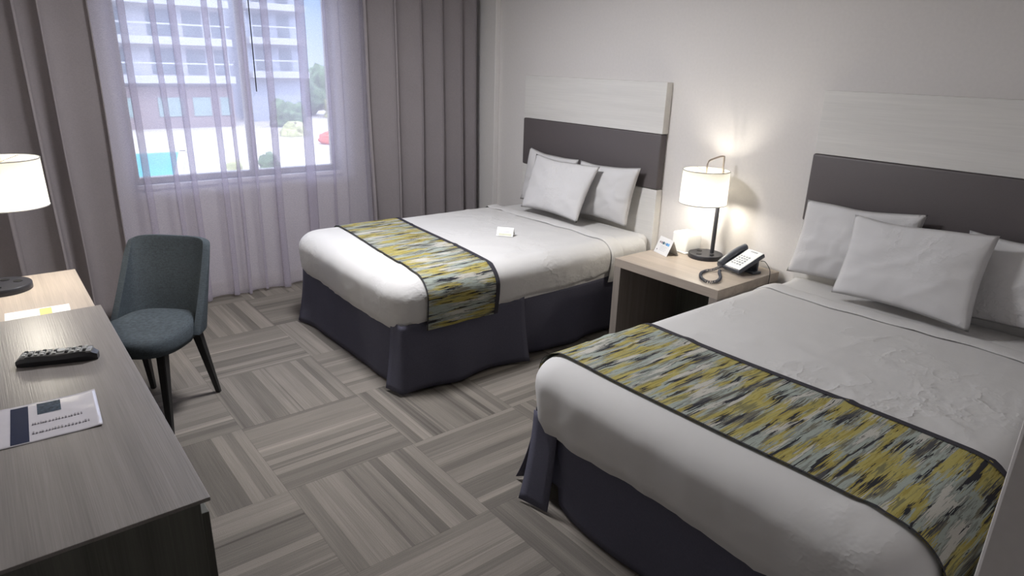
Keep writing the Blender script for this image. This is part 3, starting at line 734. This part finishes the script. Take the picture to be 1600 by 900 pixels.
lc = catmull([(2.585, -0.060, 0.645), (2.625, -0.085, 0.655), (2.675, -0.115, 0.630), (2.694, -0.135, 0.600), (2.698, -0.145, 0.53), (2.700, -0.150, 0.30), (2.70, -0.12, 0.05)], 8)
b = BM(); tube(b, lc, 0.0022, 6); o = link('line_cord', b, M['black'], None, True); o.parent = ph
for v in o.data.vertices: v.co = mi_ @ v.co

# ---------------------------------------------------------------- desk, dresser
dk = thing('desk', 'light wooden writing desk carrying the lamp, at the drapes end', 'desk', (1.30, -3.62, 0))
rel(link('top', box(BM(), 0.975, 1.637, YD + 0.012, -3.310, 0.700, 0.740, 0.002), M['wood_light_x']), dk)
rel(link('side_panel', box(BM(), 0.985, 1.023, YD + 0.02, -3.33, 0, 0.70, 0.002), M['wood_shaded_z']), dk)
rel(link('side_panel', box(BM(), 1.597, 1.635, YD + 0.02, -3.33, 0, 0.70, 0.002), M['wood_shaded_z']), dk)
rel(link('modesty_panel', box(BM(), 1.023, 1.597, YD + 0.03, YD + 0.05, 0.25, 0.70), M['wood_light_x']), dk)
dr = thing('dresser', 'long low grey-brown dresser in the left foreground with remote control on top', 'dresser', (2.40, -3.62, 0))
rel(link('top', box(BM(), 1.640, 3.157, YD + 0.012, -3.296, 0.752, 0.762, 0.0015), M['wood_dimmed_x']), dr)
rel(link('body', box(BM(), 1.642, 3.156, YD + 0.02, -3.318, 0.06, 0.752, 0.002), M['wood_unlit']), dr)
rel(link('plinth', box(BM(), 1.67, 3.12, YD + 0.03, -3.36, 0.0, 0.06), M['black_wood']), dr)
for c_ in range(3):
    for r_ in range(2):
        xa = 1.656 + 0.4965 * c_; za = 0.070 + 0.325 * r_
        d_ = rel(link('drawer', box(BM(), xa, xa + 0.490, -3.318, -3.299, za, za + 0.318, 0.002), M['wood_unlit']), dr)
        b = BM(); box(b, xa + 0.17, xa + 0.32, -3.299, -3.292, za + 0.27, za + 0.282, 0.002); h_ = link('handle', b, M['black'], d_)

# chair
ch = thing('desk_chair', 'slate blue upholstered chair with black tapered legs by the desk', 'chair', (1.172, -3.068, 0))
ang = math.atan2(-0.67, 0.74)          # seat faces this way
ch.rotation_euler = (0, 0, ang - PI / 2)   # local +y = facing, local +x = right-hand side seen from behind
def seatpt(u, v):   # superellipse seat plan, u angle, v radius
    c, s = math.cos(u), math.sin(u); e = 0.62
    x = 0.212 * math.copysign(abs(c) ** e, c); y = 0.235 * math.copysign(abs(s) ** e, s)
    if y < 0: x *= 0.93
    return x * v, y * v + 0.02
b = BM(); rings = []
for v, z in ((0.90, 0.392), (0.985, 0.400), (1.0, 0.425), (0.985, 0.458), (0.93, 0.475), (0.82, 0.483), (0.6, 0.485), (0.35, 0.482), (0.1, 0.480)):
    rings.append([b.verts.new((*seatpt(2 * PI * k / 64, v), z)) for k in range(64)])
for a, c in zip(rings, rings[1:]):
    for k in range(64): b.faces.new((a[k], a[(k + 1) % 64], c[(k + 1) % 64], c[k]))
b.faces.new(list(reversed(rings[0]))); b.faces.new(rings[-1])
link('seat', b, M['chair'], ch, 'all')
P = []
for j in range(25):
    h = j / 24; row = []
    for i in range(41):
        a = -1 + 2 * i / 40; h = j / 24
        if h > 0.5:                                   # round the upper corners
            q_ = (h - 0.5) * 2; a0 = a; a = a * math.sqrt(1 - 0.42 * q_ ** 4 / 2); h = 0.5 + 0.5 * q_ * math.sqrt(1 - 0.42 * a0 ** 4 / 2)
        wtop = 0.192 - 0.012 * h; wid = wtop * (1 - 0.0 * h)
        wrap = (0.15 * (1 - h) ** 1.3 + 0.050)            # wings reach forward low down
        x = (wid + 0.022) * math.sin(a * PI / 2 * 0.985); y = -0.215 - 0.075 * h + wrap * (abs(a) ** 2.6)
        z = 0.415 + 0.425 * h
        # rounded upper corners
        # lower edge of the wings sweeps up
        row.append(Vector((x, y, z)))
    P.append(row)
b = BM(); grid(b, P); o = link('backrest', b, M['chair'], ch, 'all'); md = solid(o, 0.034, 0.0)
bv = o.modifiers.new('soft_edge', 'BEVEL'); bv.width = 0.012; bv.segments = 3; bv.limit_method = 'ANGLE'; bv.angle_limit = math.radians(50)
for sx, sy in ((1, 1), (-1, 1), (1, -1), (-1, -1)):
    b = BM(); tx, ty = 0.150 * sx, 0.150 * sy + 0.02; fx, fy = 0.180 * sx, (0.245 if sy > 0 else -0.215)
    rg = []
    for z, hw in ((0.40, 0.021), (0.0, 0.0115)):
        t = 1 - z / 0.40; cx_ = tx + (fx - tx) * t; cy_ = ty + (fy - ty) * t
        rg.append([b.verts.new((cx_ + dx * hw, cy_ + dy * hw, z)) for dx, dy in ((-1, -1), (1, -1), (1, 1), (-1, 1))])
    for k in range(4): b.faces.new((rg[0][k], rg[1][k], rg[1][(k + 1) % 4], rg[0][(k + 1) % 4]))
    b.faces.new(rg[0]); b.faces.new(list(reversed(rg[1]))); bmesh.ops.recalc_face_normals(b, faces=b.faces)
    bmesh.ops.bevel(b, geom=list(b.edges), offset=0.003, segments=2, affect='EDGES')
    link('leg', b, M['black_wood'], ch)

# remote control
rm = thing('remote_control', 'black remote control with pale keys lying on the dresser', 'remote control', (2.150, -3.485, 0.762), math.radians(-18)); rm.scale = (1.15, 1.0, 1.5)
# long axis along local y
b = BM(); rgs = []
for k in range(15):
    t = k / 14; y = -0.112 + 0.224 * t; e = max(0.0, 1 - abs(2 * t - 1) ** 5); wv = 0.026 * (0.55 + 0.45 * e) * (1.0 - 0.10 * math.sin(PI * t)); zt = 0.010 + 0.014 * e + 0.003 * math.cos(2 * PI * t)
    rgs.append([b.verts.new(p) for p in ((-wv * 0.72, y, 0.0), (wv * 0.72, y, 0.0), (wv, y, zt * 0.55), (wv * 0.86, y, zt), (-wv * 0.86, y, zt), (-wv, y, zt * 0.55))])
for a, c in zip(rgs, rgs[1:]):
    for k in range(6): b.faces.new((a[k], c[k], c[(k + 1) % 6], a[(k + 1) % 6]))
b.faces.new(rgs[0]); b.faces.new(list(reversed(rgs[-1]))); bmesh.ops.recalc_face_normals(b, faces=b.faces)
rb = link('shell', b, M['remote'], rm, True)
b = BM(); box(b, -0.0195, 0.0195, -0.098, 0.098, 0.020, 0.0245, 0.004); rt_ = link('key_plate', b, M['remote_top'], rm, True)
for r_ in range(11):
    for c_ in range(3):
        if r_ == 6 and c_ != 1: continue
        b = BM(); y = -0.086 + 0.0165 * r_; x = -0.0125 + 0.0125 * c_
        if r_ == 6: lathe(b, [(0.012, 0.0245), (0.0115, 0.0275), (0.009, 0.028)], 20, (x, y, 0))
        else: box(b, x - 0.0042, x + 0.0042, y - 0.0045, y + 0.0045, 0.0245, 0.0275, 0.001)
        link('button', b, M['remote_key'] if (r_ + c_) % 3 else M['dark_hole'], rt_)
# laminated sheet
ls = thing('laminated_sheet', 'laminated information sheet with navy stripe and dark picture, on the dresser', 'sheet', (2.545, -3.572, 0.762), math.radians(-3))
b = BM(); P = [[Vector((-0.118 + 0.236 * j / 20, -0.142 + 0.284 * i / 24, 0.0012 + 0.002 * max(0, fbm((j * .12, i * .12, 3), 1, 2)) + (0.004 * max(0, (i - 19) / 5) ** 2))) for j in range(21)] for i in range(25)]
grid(b, P); sh = link('sheet', b, M['lamin'], ls, 'all'); solid(sh, 0.0006)
def flat(name, x0, x1, y0, y1, mat, par, z=0.0032, zz=0.0004):
    b = BM(); nx = 6
    grid(b, [[Vector((x0 + (x1 - x0) * j / 6, y0 + (y1 - y0) * i / 6, 0.0020 + 0.002 * max(0, fbm((((x0 + (x1 - x0) * j / 6) + 0.118) / 0.236 * 20 * .12, ((y0 + (y1 - y0) * i / 6) + 0.142) / 0.284 * 24 * .12, 3), 1, 2)) + 0.004 * max(0, (((y0 + (y1 - y0) * i / 6) + .142) / .284 * 24 - 19) / 5) ** 2)) for j in range(7)] for i in range(7)])
    return link(name, b, mat, par, 'all')
# local y runs towards the bed side (right in the picture), local x towards the camera (down)
flat('printed_stripe', -0.105, 0.112, -0.060, -0.020, M['print_navy'], sh)
flat('printed_picture', -0.106, -0.036, 0.000, 0.055, M['print_dark'], sh)
rn = random.Random(3)
for row_i, (xx, ya, yb) in enumerate(((0.012, -0.012, 0.10), (0.066, -0.012, 0.112))):
    b = BM(); y = ya
    while y < yb:
        wl_ = rn.uniform(0.004, 0.009); h = rn.uniform(0.010, 0.024)
        box(b, xx - h / 2 + 0.01, xx + 0.01, y, y + wl_ * 0.5, 0.0022, 0.0030 + 0.0012)
        y += wl_
    link('printed_lines', b, M['print_grey'], sh)
# leaflet on the desk, next to the dresser
lf = thing('leaflet', 'white leaflet with amber patch lying on the light desk against the dresser', 'leaflet', (1.545, -3.497, 0.740), math.radians(-2))
b = BM(); box(b, -0.055, 0.055, -0.105, 0.105, 0.0002, 0.0014); lp = link('sheet', b, M['card'], lf)
b = BM(); box(b, -0.045, 0.04, 0.005, 0.045, 0.0014, 0.0018); link('printed_patch', b, M['print_yellow'], lp)
b = BM()
for k in range(7): box(b, -0.045 + 0.012 * k, -0.040 + 0.012 * k, -0.09, -0.01, 0.0014, 0.0018)
link('printed_lines', b, plain('pale_print', (0.45, 0.47, 0.46), 0.5), lp)

# ---------------------------------------------------------------- unseen fill light, added above the frame
cf = thing('added_fill_light', 'round white fill light added on the ceiling, out of view, between the desk chair and the beds', 'fill light', (1.55, -2.10, 2.6))
link('fill_housing', lathe(BM(), [(0.25, -0.03), (0.26, -0.0005)], 40), M['white_plastic'], cf, True)
m, t, bb = newmat('fill_diffuser_glow'); bb.inputs['Emission Color'].default_value = (0.97, 0.97, 1.0, 1); bb.inputs['Emission Strength'].default_value = 1.5
link('fill_diffuser', lathe(BM(), [(0.0, -0.075), (0.12, -0.070), (0.20, -0.055), (0.248, -0.030)], 40, cap_b=False, cap_t=False), m, cf, True)
ld = bpy.data.lights.new('fill_glow', 'AREA'); ld.shape = 'DISK'; ld.size = 0.44; ld.energy = FILL_W; ld.color = (0.97, 0.97, 1.0)
lo = bpy.data.objects.new('fill_glow', ld); COL.objects.link(lo); lo.parent = cf; lo.location = (0, 0, -0.085)

# ---------------------------------------------------------------- outside
GZ = -4.5
struct(link('ground', box(BM(), -160, -8, -60, 90, GZ - 0.3, GZ), M['patio']))
pool = thing('swimming_pool', 'turquoise swimming pool outside the window', 'swimming pool', (-38, 0, GZ))
b = BM(); pl = [(-44.6, -6.0), (-43.6, 7.1), (-31.8, 4.1), (-31.5, -6.0)]
vs = [b.verts.new((x, y, GZ + 0.06)) for x, y in pl]; vb = [b.verts.new((x, y, GZ - 0.01)) for x, y in pl]
b.faces.new(list(reversed(vs))); 
for k in range(4): b.faces.new((vs[k], vs[(k + 1) % 4], vb[(k + 1) % 4], vb[k]))
bmesh.ops.recalc_face_normals(b, faces=b.faces); rel(link('water', b, M['water']), pool)
b = BM()
for k in range(4):
    a, c = Vector((*pl[k], 0)), Vector((*pl[(k + 1) % 4], 0)); d = (c - a); l = d.length; an = math.atan2(d.y, d.x)
    box(b, -0.25, l + 0.25, -0.25, 0.15, GZ, GZ + 0.10, mat=Matrix.Translation(a) @ Matrix.Rotation(an, 4, 'Z'))
rel(link('coping', b, M['coping']), pool)
def building(x, y0, y1, zb, zt, cols, label, wall, floors, first=0, brown=False):
    r = thing('building', label, 'building', (x, (y0 + y1) / 2, zb))
    rel(link('wall', box(BM(), x - 10, x, y0, y1, zb, zt), wall), r)
    if brown: rel(link('ground_floor', box(BM(), x, x + 0.25, y0, y1, zb, -1.0), M['render_brown']), r)
    for fz in floors:
        rel(link('balcony_slab', box(BM(), x, x + 1.2, y0 - 0.1, y1 + 0.1, fz - 0.3, fz + 0.3, 0.03), M['render_white']), r)
        for (a, c) in cols:
            f_ = rel(link('window', box(BM(), x, x + 0.08, a, c, fz + 0.45, fz + 2.45, 0.02), M['ext_glass']), r)
            bb_ = BM(); box(bb_, x + 1.1, x + 1.15, a - 0.2, c + 0.2, fz + 0.3, fz + 1.35); 
        rel(link('railing', box(BM(), x + 1.12, x + 1.16, y0, y1, fz + 1.25, fz + 1.38), M['render_white']), r)
    if brown:
        for (a, c) in cols: rel(link('window', box(BM(), x + 0.25, x + 0.32, a, c, -3.5, -1.9, 0.02), M['ext_glass_green']), r)
    return r
building(-60, 5.0, 15.5, GZ, 12.0, [(5.6, 7.2), (9.2, 11.3), (12.0, 13.5), (14.3, 15.2)], 'white balconied building beyond the pool', M['render_white'], [-0.4, 2.7, 5.8, 8.9], brown=True)
building(-64, 18.5, 24.0, GZ, 14.0, [(19.3, 20.4), (21.6, 22.8)], 'pale blue-grey block right of the balconied building', M['render_pale'], [0.0, 3.1, 6.2, 9.3])
def tree(x, y, h, rad, mat, label, seed, name='tree', cat='tree', sq=1.0):
    r = thing(name, label, cat, (x, y, GZ), 0, None)
    link('trunk', tube(BM(), [(0, 0, -0.05), (0.1, 0.05, h * 0.4), (0, 0, h * 0.75)], max(0.06, rad * 0.08), 8), M['trunk'], r, True)
    b = BM(); rn = random.Random(seed)
    for k in range(9):
        rr = rad * rn.uniform(0.4, 0.62); a = rn.uniform(0, 2 * PI); d = rad * rn.uniform(0.1, 0.55)
        q = bmesh.ops.create_icosphere(b, subdivisions=3, radius=rr, matrix=Matrix.Translation((d * math.cos(a), d * math.sin(a), h - rad * sq + rn.uniform(-.4, .4) * rad * sq)))
        for v in q['verts']:
            v.co += v.co.normalized() * fbm((v.co.x * 2 / rad, v.co.y * 2 / rad, v.co.z * 2 / rad + seed), 1.5, 3) * rad * 0.22
    link('crown', b, mat, r, 'all'); return r
tree(-80, 32.5, 6.2, 3.4, M['leaf'], 'dark green tree far beyond the pool at the right side of the window', 1)
tree(-84, 38.5, 7.0, 3.6, M['leaf'], 'taller dark green tree, rightmost beyond the pool', 2)
tree(-70, 26.5, 4.0, 2.4, M['leaf'], 'small round tree beside the pale blue-grey block', 3)
tree(-66, 28.6, 2.3, 1.9, M['leaf_dry'], 'yellow-green shrub below the far dark trees', 4, 'shrub', 'shrub')
tree(-58, 19.8, 2.6, 1.6, M['leaf'], 'dark shrub in front of the pale blue-grey block', 5, 'shrub', 'shrub')
tree(-50, 17.3, 1.5, 1.2, M['leaf_dry'], 'dry yellowish shrub behind the red-flowered one', 6, 'shrub', 'shrub')
tree(-44, 17.3, 1.2, 0.75, M['red_cloth'], 'red-flowered shrub on the paving near the right window edge', 7, 'shrub', 'shrub')
tree(-34.5, 9.6, 1.0, 0.7, M['leaf'], 'small green shrub on the paving right of the pool', 8, 'shrub', 'shrub')
tree(-33.5, 7.4, 0.8, 0.55, M['leaf_dry'], 'small yellow-green shrub nearest the pool', 9, 'shrub', 'shrub')
